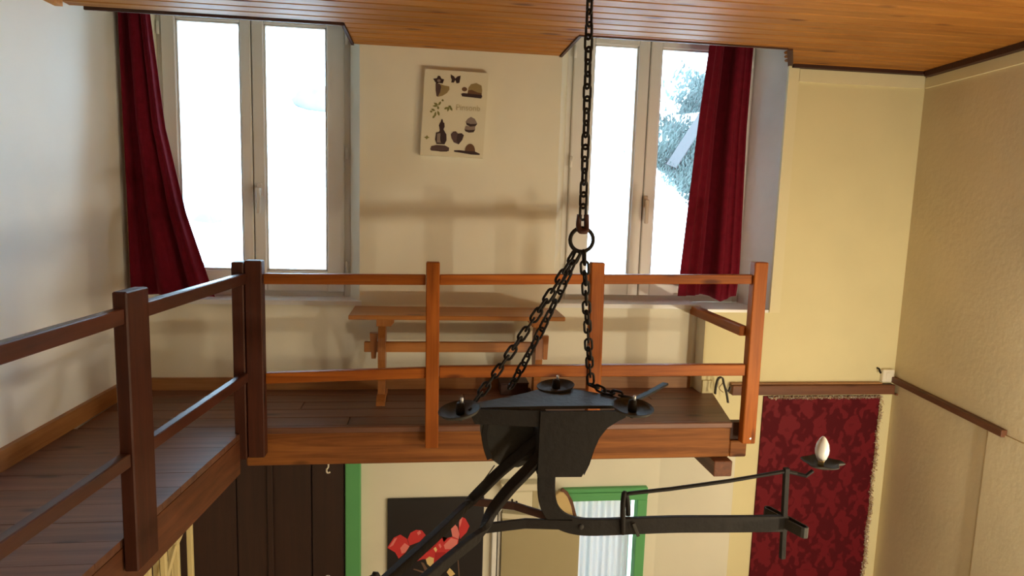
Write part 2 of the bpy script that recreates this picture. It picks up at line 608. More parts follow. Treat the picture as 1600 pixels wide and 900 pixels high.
# thin edging strips round the cut-outs
for nm, a in (('edging', (-1.47, -.385, YN_L - .012, YN_L + .0, ZC - .006, ZC + .03)), ('edging', (-.397, -.383, YN_L - .012, 3.583, ZC - .006, ZC + .03)),
              ('edging', (.673, .687, YN_R - .0, 3.583, ZC - .006, ZC + .03)), ('edging', (.673, 1.69, YN_R - .012, YN_R, ZC - .006, ZC + .03))):
    obj(nm, B(*a), M['dark_x'], ceil)

obj('edging', prism(bmesh.new(), [(notch_x(YN_R), YN_R), (notch_x(YN_R) + .03, YN_R), (notch_x(3.468) + .03, 3.468), (notch_x(3.468), 3.468)], ZC - .008, ZC + .03), M['dark_x'], ceil)
# trims
def strip_along_wall(fx, y0, y1, d0, d1, z0, z1):
    return prism(bmesh.new(), [(fx(y0) + d0, y0), (fx(y1) + d0, y1), (fx(y1) + d1, y1), (fx(y0) + d1, y0)], z0, z1)
struct(obj('trim_1', strip_along_wall(xl, -2.0, 3.06, 0.0, .03, ZC - .030, ZC - .001), M['pine_x']))
struct(obj('trim_2', strip_along_wall(xr, -2.0, 3.42, -.045, 0.0, ZC - .030, ZC - .001), M['dark_x']))
struct(obj('trim_3', B(1.90, 2.69, 3.43, 3.469, ZC - .018, ZC - .001), M['dark_x']))
struct(obj('trim_4', strip_along_wall(xr, -2.0, 3.455, -.012, 0.0, ZC - .085, ZC - .031), M['trim_cream']))
struct(obj('trim_5', B(1.95, 2.678, 3.458, 3.4695, ZC - .085, ZC - .019), M['trim_cream']))
struct(obj('trim_6', B(1.885, 1.945, 3.453, 3.4695, 0.458, ZC + .012), M['trim_cream']))
struct(obj('baseboard_left', strip_along_wall(xl, -0.4, 3.57, 0.0, .022, 0.0, .078), M['skirt_y']))
struct(obj('baseboard_back', B(-1.478, 1.50, 3.566, 3.5845, 0.0, .064), M['skirt_x']))
struct(obj('baseboard_right', B(1.527, 1.585, 3.456, 3.4695, 0.0, .072), M['wall_yellow']))

# ---------------------------------------------------------------- windows
def window(idx, x0, x1, leaves, hinge_xs, handle, hmat):
    w = struct(bpy.data.objects.new('window_%d' % idx, None))
    COL.objects.link(w)
    zb, zt = 0.480, 2.02
    w.location = ((x0 + x1) / 2, 3.70, zb)
    yf, yk = 3.675, 3.745
    bm = bmesh.new()
    box(bm, x0, x0 + .035, yf, yk, zb, zt, .004)
    box(bm, x1 - .035, x1, yf, yk, zb, zt, .004)
    box(bm, x0 + .035, x1 - .035, yf, yk, zb, zb + .04, .004)
    box(bm, x0 + .035, x1 - .035, yf, yk, zt - .04, zt, .004)
    obj('window_frame', bm, M['pvc'], w)
    for (a, b, s0, s1) in leaves:                       # outer span and stile widths
        z0, z1 = zb + .035, zt - .05
        g0, g1 = 0.625, 1.880
        bm = bmesh.new()
        box(bm, a, a + s0, 3.655, 3.725, z0, z1, .005)
        box(bm, b - s1, b, 3.655, 3.725, z0, z1, .005)
        box(bm, a + s0, b - s1, 3.655, 3.725, z0, g0, .005)
        box(bm, a + s0, b - s1, 3.655, 3.725, g1, z1, .005)
        for (p, q, r, t) in ((a + s0, a + s0 + .009, g0, g1), (b - s1 - .009, b - s1, g0, g1), (a + s0, b - s1, g0, g0 + .009), (a + s0, b - s1, g1 - .009, g1)):
            box(bm, p, q, 3.668, 3.70, r, t, .002)      # glazing bead
        sash = obj('sash', bm, M['pvc'], w)
        obj('pane', B(a + s0, b - s1, 3.688, 3.692, g0, g1), M['glass'], sash)
    mx_ = (leaves[0][1] + leaves[1][0]) / 2
    obj('meeting_seal', B(mx_ - .014, mx_ + .014, 3.71, 3.724, zb + .036, zt - .051), M['seal'], w)
    for hx in hinge_xs:
        for hz in (0.62, 1.22, 1.80):
            obj('hinge', lathe(bmesh.new(), [(0, 0), (.008, 0), (.008, .06), (0, .06)], (hx, 3.652, hz), 10), M['pvc'], w, True)
    hx, hz = handle
    bm = bmesh.new()
    box(bm, hx - .013, hx + .013, 3.646, 3.656, hz - .005, hz + .06, .003)
    box(bm, hx - .008, hx + .008, 3.62, 3.648, hz + .022, hz + .038, .003)
    box(bm, hx - .011, hx + .011, 3.612, 3.626, hz - .095, hz + .040, .005)
    obj('handle', bm, hmat, w)
    # the joinery sits deep in the reveal
    for o in [w] + list(w.children_recursive):
        if o.type == 'MESH' and o.parent == w:
            k = 1.017
            wl = o.location + w.location
            o.location = Vector((wl.x * k, wl.y + .062, 1.03 + (wl.z - 1.03) * k)) - w.location
            o.scale = (k, 1, k)
    return w
window(1, -1.36, -.41, [(-1.335, -.905, .068, .052), (-.900, -.440, .058, .090)], (-1.345, -.428), (-.872, 1.02), M['pvc'])
window(2, .735, 1.80, [(.768, 1.188, .112, .062), (1.194, 1.770, .062, .115)], (.772, 1.772), (1.205, 1.02), M['pvc_beige'])
struct(obj('trim_7', prism(bmesh.new(), [(-1.40, 3.565), (-.345, 3.565), (-.345, 3.60), (-.418, 3.735), (-1.382, 3.735)], .456, .479), M['sill']))
bm = prism(bmesh.new(), [(.685, 3.565), (1.53, 3.565), (1.53, 3.735), (.748, 3.735)], .456, .479)
prism(bm, [(1.53, 3.462), (1.884, 3.462), (1.832, 3.735), (1.53, 3.735)], .456, .472)
struct(obj('trim_8', bm, M['sill']))

# ---------------------------------------------------------------- small green door with sheer curtain, lower back wall
dr = struct(bpy.data.objects.new('door_1', None))
COL.objects.link(dr)
dr.location = (1.03, 3.6, ZF)
bm = bmesh.new()
box(bm, .783, 1.285, 3.555, 3.60, -.665, -.590, .003)
box(bm, .783, 1.285, 3.545, 3.56, -.632, -.612, .003)
box(bm, 1.228, 1.285, 3.555, 3.62, ZF, -.665, .003)
box(bm, .783, .835, 3.575, 3.62, ZF, -.665, .003)
obj('door_frame', bm, M['green'], dr)
bm = bmesh.new()
box(bm, .835, .86, 3.70, 3.735, ZF, -.665)
box(bm, 1.20, 1.228, 3.70, 3.735, ZF, -.665)
box(bm, .86, 1.20, 3.70, 3.735, -.70, -.665)
box(bm, .86, 1.20, 3.70, 3.735, ZF, -2.0)
obj('sash', bm, M['wall_cream'], dr)
obj('pane', B(.86, 1.20, 3.715, 3.719, -2.0, -.70), M['glass'], dr)
bm = bmesh.new()
nx, nz = 60, 14
grid = []
for i in range(nx + 1):
    x = .838 + (1.222 - .838) * i / nx
    col = []
    for j in range(nz + 1):
        z = -.672 - 1.5 * j / nz
        amp = .010 if j > 0 else .004
        yy = 3.655 + amp * math.sin(i * 1.05) + .006 * math.sin(i * .41 + 1.3) + (.004 * math.sin(i * 2.6) if j < 2 else 0)
        col.append(bm.verts.new((x, yy, z)))
    grid.append(col)
for i in range(nx):
    for j in range(nz):
        bm.faces.new((grid[i][j], grid[i + 1][j], grid[i + 1][j + 1], grid[i][j + 1]))
cu = obj('sheer_curtain', bm, M['sheer'], None, True)
tag(cu, 'white gathered net curtain hanging inside the green door frame', 'curtain')
obj('curtain_rod', tube([(.836, 3.655, -.674), (1.226, 3.655, -.674)], .004), M['steel'], cu)

# ================================================================== OUTSIDE (pale overexposed hillside)
bm = bmesh.new()
nx, ny = 40, 30
g = []
for i in range(nx + 1):
    c = []
    for j in range(ny + 1):
        x = -8 + 17 * i / nx
        t = j / ny
        yy = 4.6 + 7.5 * t
        z = -3.0 + 7.5 * t ** 0.8 + .18 * math.sin(x * 2.1 + j) + random.uniform(-.07, .07)
        c.append(bm.verts.new((x, yy, z)))
    g.append(c)
for i in range(nx):
    for j in range(ny):
        bm.faces.new((g[i][j], g[i + 1][j], g[i + 1][j + 1], g[i][j + 1]))
obj('hillside', bm, M['snowy'], None, True)['kind'] = 'structure'
def slope_z(y):
    t = (y - 4.6) / 7.5
    return -3.0 + 7.5 * t ** 0.8
def slope_y(z):
    return 4.6 + 7.5 * max(0, (z + 3.0) / 7.5) ** 1.25

def boulder(x, z, s, seed, label):
    rnd = random.Random(seed)
    bm = bmesh.new()
    bmesh.ops.create_icosphere(bm, subdivisions=2, radius=1)
    for v in bm.verts:
        k = 1 + rnd.uniform(-.14, .14)
        v.co = Vector((v.co.x * s * 1.5 * k, v.co.y * s * k, v.co.z * s * .75 * k))
    yy = slope_y(z)
    bmesh.ops.translate(bm, verts=bm.verts, vec=(x, yy - s * .2, z))
    return tag(obj('boulder', bm, M['rock'], None, True), label, 'boulder', 'boulders on the hillside')
BOULDERS = [(-2.55, .20, .22, 1, 'pale grey boulder low on the slope behind the left window leaf'),
            (-2.35, .72, .15, 2, 'pale rounded boulder above another one behind the left window leaf'),
            (-1.35, 2.25, .28, 3, 'wide pale boulder high on the slope behind the second leaf of the left window')]

# ================================================================== MEZZANINE
def xe(y): return -.79 - (2.9 - y) * 0.105         # edge of the side wing
plat = thing('mezzanine_platform', (0.0, 3.2, -.18), 'dark boarded wooden mezzanine floor with thick stained edge beams below the windows', 'platform')
# front boards, long ones running left to right
ys = [2.985, 3.105, 3.225, 3.345, 3.465, 3.583]
for i in range(5):
    a, b = ys[i], ys[i + 1]
    x_right = 1.475 + (a - 2.985) * .24
    xr_ = x_right if i < 4 else 1.52
    if i == 4:
        obj('plank', B(-1.49, 1.522, a + .001, b - .001, -.026, 0, .003), M['floor_x'], plat)
        continue
    cuts = [-1.49, [-.35, .4, -.6, .2][i], [.9, 1.1, .7, 1.2][i], xr_]
    for p, q in zip(cuts, cuts[1:]):
        if q == xr_:
            bm = prism(bmesh.new(), [(p + .001, a + .001), (1.475 + (a - 2.985) * .24, a + .001), (1.475 + (b - 2.985) * .24, b - .001), (p + .001, b - .001)], -.026, 0)
        else:
            bm = B(p + .001, q - .001, a + .001, b - .001, -.026, 0, .003)
        obj('plank', bm, M['floor_x'], plat)
# side wing boards
y = 2.985
while y > -.3:
    a = y - .125
    bm = prism(bmesh.new(), [(xl(a) + .003, a + .001), (xe(a) - .002, a + .001), (xe(y) - .002, y - .001), (xl(y) + .003, y - .001)], -.026, random.uniform(-.001, .0))
    obj('plank', bm, M['floor_x'], plat)
    y = a
bm = B(-.79, 1.478, 2.98, 3.04, -.182, -.027, .006)
box(bm, 1.478, 1.565, 2.98, 3.04, -.182, -.100, .005)
obj('front_beam', bm, M['beam_x'], plat)
obj('floor_nosing', B(-.762, 1.477, 2.9665, 3.0, -.030, -.0015, .004), M['floor_x'], plat)
obj('notch_block', B(1.4785, 1.555, 3.0, 3.04, -.0995, -.012, .002), M['dark_x'], plat)
bm = prism(bmesh.new(), [(xe(-.3) - .05, -.3), (xe(-.3), -.3), (xe(2.89), 2.89), (xe(2.89) - .05, 2.89)], -.178, -.027)
obj('side_beam', bm, M['beam_y'], plat)
bm = bmesh.new()
ya, yb = 2.935, 3.54
v = [(1.384, ya, -.262), (1.476, ya, -.262), (1.476, ya, -.184), (1.384, ya, -.184)]
vv = [bm.verts.new(p) for p in v] + [bm.verts.new((x, yb, z)) for x, _, z in v]
for q in ((0, 1, 2, 3), (7, 6, 5, 4), (0, 4, 5, 1), (1, 5, 6, 2), (2, 6, 7, 3), (3, 7, 4, 0)):
    bm.faces.new([vv[k] for k in q])
bmesh.ops.bevel(bm, geom=list(bm.edges), offset=.004, segments=1, affect='EDGES')
obj('joist', bm, M['beam_y'], plat)
for jx in (.35, -.75):
    obj('joist', B(jx, jx + .08, 3.045, 3.58, -.18, -.027), M['beam_y'], plat)
obj('under_boards', B(-1.48, 1.45, 3.042, 3.58, -.05, -.028), M['dark_x'], plat)
for a, b in ((-.3, 1.4), (1.42, 2.975)):
    obj('under_boards', prism(bmesh.new(), [(xl(a) + .01, a), (xe(a) - .055, a), (xe(b) - .055, b), (xl(b) + .01, b)], -.05, -.028), M['dark_x'], plat)

rail = thing('front_railing', (.38, 2.95, 0), 'reddish brown square-post wooden railing along the front of the mezzanine', 'railing')
for (x0, x1, zb, zt, slant) in ((-.005, .054, -.089, .754, .006), (.730, .792, -.070, .767, .012), (1.503, 1.569, -.092, .782, .004)):
    bm = B(x0, x1, 2.915, 2.965, zb, zt, .004)
    for v_ in bm.verts:
        if v_.co.z < .3:
            v_.co.x += slant
    p = obj('post', bm, M['rail_z'], rail)
    if x0 > 1:
        obj('bolt', lathe(bmesh.new(), [(0, 0), (.006, 0), (.005, .004), (0, .005)], (1.545, 2.916, -.065), 10, (0, -1, 0)), M['steel'], p)
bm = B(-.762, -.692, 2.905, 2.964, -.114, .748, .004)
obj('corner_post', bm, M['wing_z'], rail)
def rail_piece(nm, x0, z0, x1, z1, h, ya=2.93, yb=2.962):
    bm = B(x0, x1, ya, yb, 0, h, .003)
    for v_ in bm.verts:
        v_.co.z += z0 + (z1 - z0) * (v_.co.x - x0) / (x1 - x0)
    return obj(nm, bm, M['rail_x'], rail)
rail_piece('top_rail', -.691, .646, -.006, .652, .045)
rail_piece('top_rail', .055, .653, .729, .667, .045)
rail_piece('top_rail', .793, .668, 1.502, .679, .043)
rail_piece('lower_rail', -.689, .210, -.001, .232, .047)
rail_piece('lower_rail', .0595, .233, .736, .238, .052)
rail_piece('lower_rail', .800, .238, 1.503, .240, .054)

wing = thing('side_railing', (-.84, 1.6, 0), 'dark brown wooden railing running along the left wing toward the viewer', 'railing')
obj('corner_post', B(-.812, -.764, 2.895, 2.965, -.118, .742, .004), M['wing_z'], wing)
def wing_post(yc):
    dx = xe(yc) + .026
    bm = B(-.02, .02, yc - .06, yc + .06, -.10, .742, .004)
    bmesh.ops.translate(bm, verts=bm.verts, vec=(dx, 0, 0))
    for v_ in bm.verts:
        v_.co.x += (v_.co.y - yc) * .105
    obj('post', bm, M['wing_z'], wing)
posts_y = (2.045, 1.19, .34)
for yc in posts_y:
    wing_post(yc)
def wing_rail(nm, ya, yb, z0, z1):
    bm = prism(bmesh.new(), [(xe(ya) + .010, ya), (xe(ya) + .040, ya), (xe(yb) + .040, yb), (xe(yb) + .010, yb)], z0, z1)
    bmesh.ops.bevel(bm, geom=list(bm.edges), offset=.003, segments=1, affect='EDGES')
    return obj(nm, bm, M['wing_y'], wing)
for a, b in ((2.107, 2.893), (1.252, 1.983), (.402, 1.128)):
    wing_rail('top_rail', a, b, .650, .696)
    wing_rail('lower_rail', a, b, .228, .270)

end = obj('end_rail', B(1.478, 1.516, 2.968, 3.583, .425, .472, .003), M['rail_y'], None)
tag(end, 'short brown rail from the right end post back to the wall under the sill', 'railing')

# ================================================================== BENCH
bn = thing('trestle_bench', (.16, 3.39, 0), 'varnished pine trestle bench against the wall between the windows', 'bench')
bm = bmesh.new()
obj('top_board', B(-.375, .692, 3.25, 3.54, .437, .459, .003), M['bench_x'], bn)
for sx, x in ((-1, -.222), (1, .578)):
    leg_x0, leg_x1 = x - .018, x + .018
    # upright shaped: slim waist, wider shoulders
    out = [(3.345, .022), (3.445, .022), (3.43, .10), (3.46, .22), (3.46, .33), (3.43, .40), (3.36, .40), (3.33, .33), (3.33, .22), (3.36, .10)]
    bm = bmesh.new()
    lo = [bm.verts.new((leg_x0, a, z)) for a, z in out]
    hi = [bm.verts.new((leg_x1, a, z)) for a, z in out]
    bm.faces.new(lo)
    bm.faces.new(hi)
    for i in range(len(out)):
        j = (i + 1) % len(out)
        bm.faces.new((lo[i], lo[j], hi[j], hi[i]))
    obj('upright', bm, M['bench_z'], bn)
    bm = slab_xz(bmesh.new(), [(0, 0), (.0, 0)] if False else [(leg_x0 - .004, .40), (leg_x1 + .030, .40), (leg_x1 + .045, .418), (leg_x1 + .045, .437), (leg_x0 - .004, .437)] if sx < 0 else
                 [(leg_x0 - .045, .418), (leg_x0 - .030, .40), (leg_x1 + .004, .40), (leg_x1 + .004, .437), (leg_x0 - .045, .437)], 3.28, 3.51)
    obj('top_bearer', bm, M['bench_z'], bn)
    bm = bmesh.new()
    pts = [(3.27, 0), (3.33, 0), (3.36, .008), (3.43, .008), (3.46, 0), (3.52, 0), (3.515, .018), (3.45, .038), (3.34, .038), (3.275, .018)]
    lo = [bm.verts.new((leg_x0 - .004, a, z)) for a, z in pts]
    hi = [bm.verts.new((leg_x1 + .004, a, z)) for a, z in pts]
    bm.faces.new(lo)
    bm.faces.new(hi)
    for i in range(len(pts)):
        j = (i + 1) % len(pts)
        bm.faces.new((lo[i], lo[j], hi[j], hi[i]))
    obj('foot', bm, M['bench_z'], bn)
    # wedge key through the tenon, tapering downward
    kx = x + sx * .042
    bm = slab_xz(bmesh.new(), [(kx - .020, .345), (kx + .020, .345), (kx + .011, .215), (kx - .011, .215)] if sx < 0 else [(kx - .016, .335), (kx + .014, .335), (kx + .010, .21), (kx - .012, .21)], 3.375, 3.41)
    obj('wedge_key', bm, M['bench_z'], bn)
obj('stretcher', B(-.312, .625, 3.380, 3.405, .247, .300, .003), M['bench_x'], bn)

lb = thing('low_box', (.49, 3.47, 0), 'low dark brown box on the floor under the right end of the bench', 'box')
obj('box_body', B(.395, .545, 3.44, 3.555, 0, .058, .003), M['dark_x'], lb)
obj('box_lid', B(.392, .548, 3.437, 3.557, .0585, .068, .002), M['dark_x'], lb)
# ================================================================== CURTAINS
def curtain(nm, spans, y0, amp, folds, label, seed, fold=None, z_drop=None):
    """spans: list of (z, x_left, x_right) from the top down"""
    rnd = random.Random(seed)
    bm = bmesh.new()
    nx = 90
    rows_ = []
    K = 26
    zs = [spans[0][0] + (spans[-1][0] - spans[0][0]) * k / K for k in range(K + 1)]
    def lerp_span(z):
        for (za, la, ra), (zb, lb, rb) in zip(spans, spans[1:]):
            if za >= z >= zb:
                t = (za - z) / (za - zb)
                return la + (lb - la) * t, ra + (rb - ra) * t
        return spans[-1][1:]
    ph = [rnd.uniform(0, 6.28) for _ in range(4)]
    for z in zs:
        l, r = lerp_span(z)
        row = []
        depth = (spans[0][0] - z) / (spans[0][0] - spans[-1][0])
        for i in range(nx + 1):
            u = i / nx
            th = 2 * math.pi * folds * (u + .05 * math.sin(5 * u + ph[0]))
            yy = y0 + amp * (.55 + .45 * depth) * (math.sin(th + ph[1] + .5 * depth) + .35 * math.sin(2.3 * th + ph[2]))
            if fold:
                yy += fold(u, depth)
            xx = l + (r - l) * u + .004 * math.cos(th * 2 + ph[3])
            zz = z
            if z_drop and z == zs[-1]:
                zz = z + z_drop(u)
            row.append(bm.verts.new((xx, yy, zz)))
        rows_.append(row)
    for a, b in zip(rows_, rows_[1:]):
        for i in range(nx):
            bm.faces.new((a[i], a[i + 1], b[i + 1], b[i]))
    o = obj(nm, bm, M['velvet'], None, True)
    md = o.modifiers.new('cloth_thickness', 'SOLIDIFY')
    md.thickness = .004
    tag(o, label, 'curtain')
    return o
c1 = curtain('velvet_curtain', [(2.06, -1.475, -1.36), (1.885, -1.48, -1.345), (1.34, -1.475, -1.295), (.93, -1.47, -1.215), (.49, -1.47, -1.085)], 3.540, .026, 2.6,
             'dark red velvet curtain flaring at the hem beside the left wall', 3, fold=lambda u, d: .03 * math.exp(-((u - .12) / .12) ** 2), z_drop=lambda u: .0 + .02 * math.sin(3 * u))
c2 = curtain('velvet_curtain', [(2.06, 1.475, 1.735), (1.87, 1.470, 1.725), (1.46, 1.435, 1.722), (.66, 1.385, 1.745), (.535, 1.380, 1.735)], 3.530, .014, 3.4,
             'bright red velvet curtain hanging at the right side of the right window', 11, fold=lambda u, d: .085 * math.exp(-((u - .45) / .13) ** 2) + .03 * math.exp(-((u - .9) / .08) ** 2), z_drop=lambda u: -.03 * math.exp(-((u - .72) / .12) ** 2))
for cu_, x0, x1, y_ in ((c1, -1.485, -.42, 3.54), (c2, .70, 1.78, 3.53)):
    obj('curtain_pole', tube([(x0, y_, 2.072), (x1, y_, 2.072)], .010), M['steel'], cu_)

# ================================================================== CANVAS PICTURE
pic = thing('canvas_picture', (.14, 3.565, 1.25), 'cream canvas print of a seated statue, pebbles and hearts between the windows', 'picture')
pw, phh = .326, .432
X0, Z0 = -.026, 1.682
def PIC(u, v):
    """canvas coordinates (0..1, 0..1 from the top left) to wall x,z with its slight clockwise lean"""
    return (X0 + u * pw - .020 * v + .012 * 0, Z0 - v * phh - .004 * u)
out = [PIC(0, 0), PIC(1, 0), PIC(1, 1), PIC(0, 1)]
obj('canvas', slab_xz(bmesh.new(), out, 3.550, 3.584), M['canvas'], pic)
PY = 3.5494
LAY = [0]
def cpoly(nm, pts, mat):
    """flat print from points read in the canvas's own 520 x 710 grid"""
    LAY[0] += 1
    yv = PY - .00004 * LAY[0]
    bm = bmesh.new()
    vs_ = []
    for a, b in pts:
        x, z = PIC((a - 80) / 520, (b - 115) / 710)
        vs_.append(bm.verts.new((x, yv, z)))
    f = bm.faces.new(vs_)
    bmesh.ops.triangulate(bm, faces=[f])
    return obj(nm, bm, M[mat], pic)
def ell(cx, cy, rx, ry, n=18, a0=0, a1=360):
    return [(cx + rx * math.cos(math.radians(a0 + (a1 - a0) * i / n)), cy + ry * math.sin(math.radians(a0 + (a1 - a0) * i / n))) for i in range(n if a1 - a0 >= 360 else n + 1)]
cpoly('printed_heart', [(178, 240), (215, 232), (245, 240), (285, 245), (288, 270), (270, 300), (235, 325), (200, 335), (184, 330)], 'pr_tan')
cpoly('printed_heart_shade', [(172, 228), (205, 228), (220, 250), (212, 300), (196, 336), (185, 325), (176, 285)], 'pr_purple')
cpoly('printed_flower', [(150, 190), (180, 185), (188, 163), (205, 165), (218, 186), (240, 190), (225, 205), (230, 225), (200, 222), (180, 232), (170, 212)], 'pr_dark')
cpoly('printed_flower_heart', ell(198, 203, 14, 12), 'pr_grey')
cpoly('printed_butterfly', [(290, 145), (318, 160), (330, 178), (345, 160), (372, 150), (370, 180), (362, 195), (365, 212), (342, 216), (331, 190), (320, 212), (298, 212), (302, 190), (292, 170)], 'pr_dark')
cpoly('printed_stone', [(440, 300), (442, 245), (462, 215), (505, 203), (548, 222), (556, 262), (554, 300)], 'pr_tan')
cpoly('printed_stone_shade', [(436, 302), (440, 268), (470, 262), (520, 280), (554, 284), (554, 302)], 'pr_brown')
cpoly('printed_small_stone', ell(410, 260, 22, 18), 'pr_brown')
cpoly('printed_tray', [(384, 300), (400, 292), (555, 298), (560, 312), (552, 328), (395, 320)], 'pr_dark')
for (a, b, ang, L) in ((185, 395, 25, 30), (180, 412, -5, 32), (215, 390, -60, 30), (165, 445, 20, 28), (150, 460, 5, 18), (205, 425, 80, 22), (185, 480, 100, 34), (210, 470, 70, 34), (175, 500, 120, 26),
                       (270, 425, 150, 26), (288, 430, 100, 34), (310, 425, 60, 34), (300, 410, 30, 22), (238, 362, 70, 16)):
    c_, s_ = math.cos(math.radians(ang)), math.sin(math.radians(ang))
    cpoly('printed_leaf', [(a + c_ * t * L + -s_ * w, b + s_ * t * L + c_ * w) for t, w in ((-.7, 0), (-.1, 9), (.3, 8), (.7, 0), (.3, -8), (-.1, -9))], 'pr_leaf')
cpoly('printed_pebble', [(436, 530), (450, 505), (478, 485), (512, 500), (535, 540), (520, 560), (480, 566), (448, 552)], 'pr_grey')
cpoly('printed_pebble_shade', [(440, 535), (480, 545), (534, 540), (520, 562), (480, 568), (448, 554)], 'pr_dark')
cpoly('printed_pebble', [(432, 590), (440, 560), (480, 566), (518, 560), (520, 590), (508, 610), (470, 616), (440, 606)], 'pr_grey')
cpoly('printed_pebble_shade', [(432, 592), (470, 596), (520, 590), (508, 612), (470, 617), (440, 608)], 'pr_dark')
cpoly('printed_statue_head', [(240, 533), (250, 538), (264, 550), (268, 580), (258, 605), (245, 620), (228, 600), (220, 570), (228, 548)], 'pr_dark')
cpoly('printed_statue_body', [(200, 630), (232, 622), (262, 622), (286, 640), (290, 690), (276, 726), (210, 726), (196, 690)], 'pr_dark')
cpoly('printed_statue_neck', [(230, 596), (258, 598), (262, 616), (284, 640), (206, 640), (228, 618)], 'pr_dark')
cpoly('printed_statue_topknot', [(238, 520), (246, 516), (252, 538), (234, 540)], 'pr_dark')
cpoly('printed_statue_robe', [(210, 640), (236, 634), (240, 700), (250, 716), (212, 714)], 'pr_grey')
cpoly('printed_statue_lap', [(160, 772), (168, 745), (210, 735), (280, 735), (316, 752), (314, 780), (250, 786), (170, 784)], 'pr_purple')
cpoly('printed_statue_lap_shade', [(200, 772), (250, 780), (312, 772), (300, 785), (240, 788)], 'pr_dark')
cpoly('printed_heart_stone', [(322, 640), (340, 616), (362, 612), (380, 630), (410, 625), (430, 640), (420, 680), (392, 720), (350, 705), (330, 672)], 'pr_purple')
cpoly('printed_heart_stone_shade', [(376, 640), (382, 630), (410, 625), (430, 640), (420, 680), (392, 720), (372, 690)], 'pr_dark')
cpoly('printed_dome', ell(489, 772, 42, 62, 16, 180, 360), 'pr_brown')
cpoly('printed_spoon', [(355, 772), (400, 768), (450, 772), (530, 772), (574, 790), (570, 800), (500, 800), (440, 792), (360, 784)], 'pr_dark')
cpoly('printed_star', [(104, 676), (122, 668), (128, 656), (136, 668), (150, 676), (136, 682), (126, 694), (120, 684)], 'pr_leaf')
tc = bpy.data.curves.new('printed_word', 'FONT')
tc.body = 'Pinsonb'
tc.size = .040
tc.align_x = 'LEFT'
to = bpy.data.objects.new('printed_word_source', tc)
COL.objects.link(to)
bpy.context.view_layer.update()
me = bpy.data.meshes.new_from_object(to)
bpy.data.objects.remove(to)
wx = [v_.co.x for v_ in me.vertices]
sc_ = (195 / 520 * pw) / (max(wx) - min(wx))
px_, pz_ = PIC((355 - 80) / 520, (436 - 115) / 710)
for v_ in me.vertices:
    x, z = (v_.co.x - min(wx)) * sc_, v_.co.y * 1.05
    v_.co = (px_ + x - .14, PY - .003 - 3.565 + .0005, pz_ + z - 1.25)
link('printed_word', me, M['pr_text'], pic)

# ================================================================== LOWER BACK WALL ITEMS
# dark boarding on the left below the mezzanine
bd = thing('dark_boarding', (-.9, 3.56, ZF), 'dark brown vertical plank boarding on the wall below the mezzanine', 'wall boarding')
xs = [-1.475, -1.225, -.995, -.815, -.605, -.43]
for i, (a, b) in enumerate(zip(xs, xs[1:])):
    obj('plank', B(a + .0025, b - .0025, 3.545 + (.006 if i % 2 else 0), 3.580, ZF, -.185, .004), M['dark_z'], bd)
obj('batten', B(-.835, -.805, 3.530, 3.546, ZF, -.20, .004), M['dark_z'], bd)
tag(obj('green_post', B(-.425, -.345, 3.530, 3.584, ZF, -.19, .004), M['green']), 'green painted upright between the dark boarding and the white wall', 'post')

po = thing('flower_poster', (.067, 3.57, -1.35), 'black poster with red flowers hung on the white wall below the mezzanine', 'poster')
bm = B(-.200, .336, 3.565, 3.584, -1.36, -.628, .002)
obj('poster_board', bm, M['poster_black'], po)
LAY[0] = 0
def fpoly(nm, pts, mat):
    LAY[0] += 1
    bm = bmesh.new()
    vs_ = [bm.verts.new((-.200 + (595 + a / 9 - 605) * .00357, 3.5646 - .00005 * LAY[0], -.628 - (800 + b / 9 - 782) * .00378)) for a, b in pts]
    f = bm.faces.new(vs_)
    bmesh.ops.triangulate(bm, faces=[f])
    return obj(nm, bm, M[mat], po)
fpoly('printed_petal', [(90, 510), (180, 370), (270, 330), (360, 390), (400, 500), (350, 580), (250, 670), (200, 580)], 'fl_red')
fpoly('printed_petal', [(370, 400), (410, 310), (490, 270), (570, 280), (625, 350), (540, 440), (400, 490)], 'fl_red')
fpoly('printed_petal_vein', [(110, 510), (190, 385), (230, 370), (170, 480)], 'fl_pink')
fpoly('printed_petal_vein', [(270, 520), (330, 450), (400, 500), (340, 585), (290, 600)], 'fl_pink')
fpoly('printed_petal_vein', [(500, 310), (540, 280), (560, 320), (520, 350)], 'fl_pink')
fpoly('printed_petal', [(400, 710), (600, 540), (780, 360), (850, 375), (880, 460), (930, 400), (1000, 385), (1090, 420), (1080, 500), (960, 640), (820, 800), (750, 780), (700, 690), (580, 690), (440, 740)], 'fl_red')
fpoly('printed_petal_shade', [(760, 600), (900, 600), (960, 640), (820, 800), (750, 760)], 'fl_deep')
fpoly('printed_petal_shade', [(600, 560), (780, 370), (840, 400), (760, 520), (650, 600)], 'fl_deep')
fpoly('printed_petal_vein', [(880, 500), (980, 400), (1080, 430), (1060, 520), (980, 560), (900, 560)], 'fl_pink')
fpoly('printed_petal', [(970, 230), (1010, 180), (1070, 250), (1100, 350), (1090, 420), (1000, 380)], 'fl_pink')
fpoly('printed_petal', [(1090, 190), (1110, 100), (1180, 130), (1240, 240), (1200, 330), (1110, 420), (1090, 300)], 'fl_red')
fpoly('printed_petal_vein', [(1090, 190), (1110, 100), (1140, 115), (1120, 200), (1100, 260)], 'fl_pink')
fpoly('printed_petal_vein', [(420, 710), (560, 590), (610, 600), (540, 690)], 'fl_pink')
fpoly('printed_stamen', [(735, 545), (765, 520), (790, 560), (770, 600)], 'fl_cream')
fpoly('printed_stamen', [(805, 490), (830, 475), (850, 520), (830, 545)], 'fl_pink')
fpoly('printed_stamen', [(630, 690), (680, 655), (745, 680), (740, 750), (695, 800), (650, 760)], 'fl_cream')
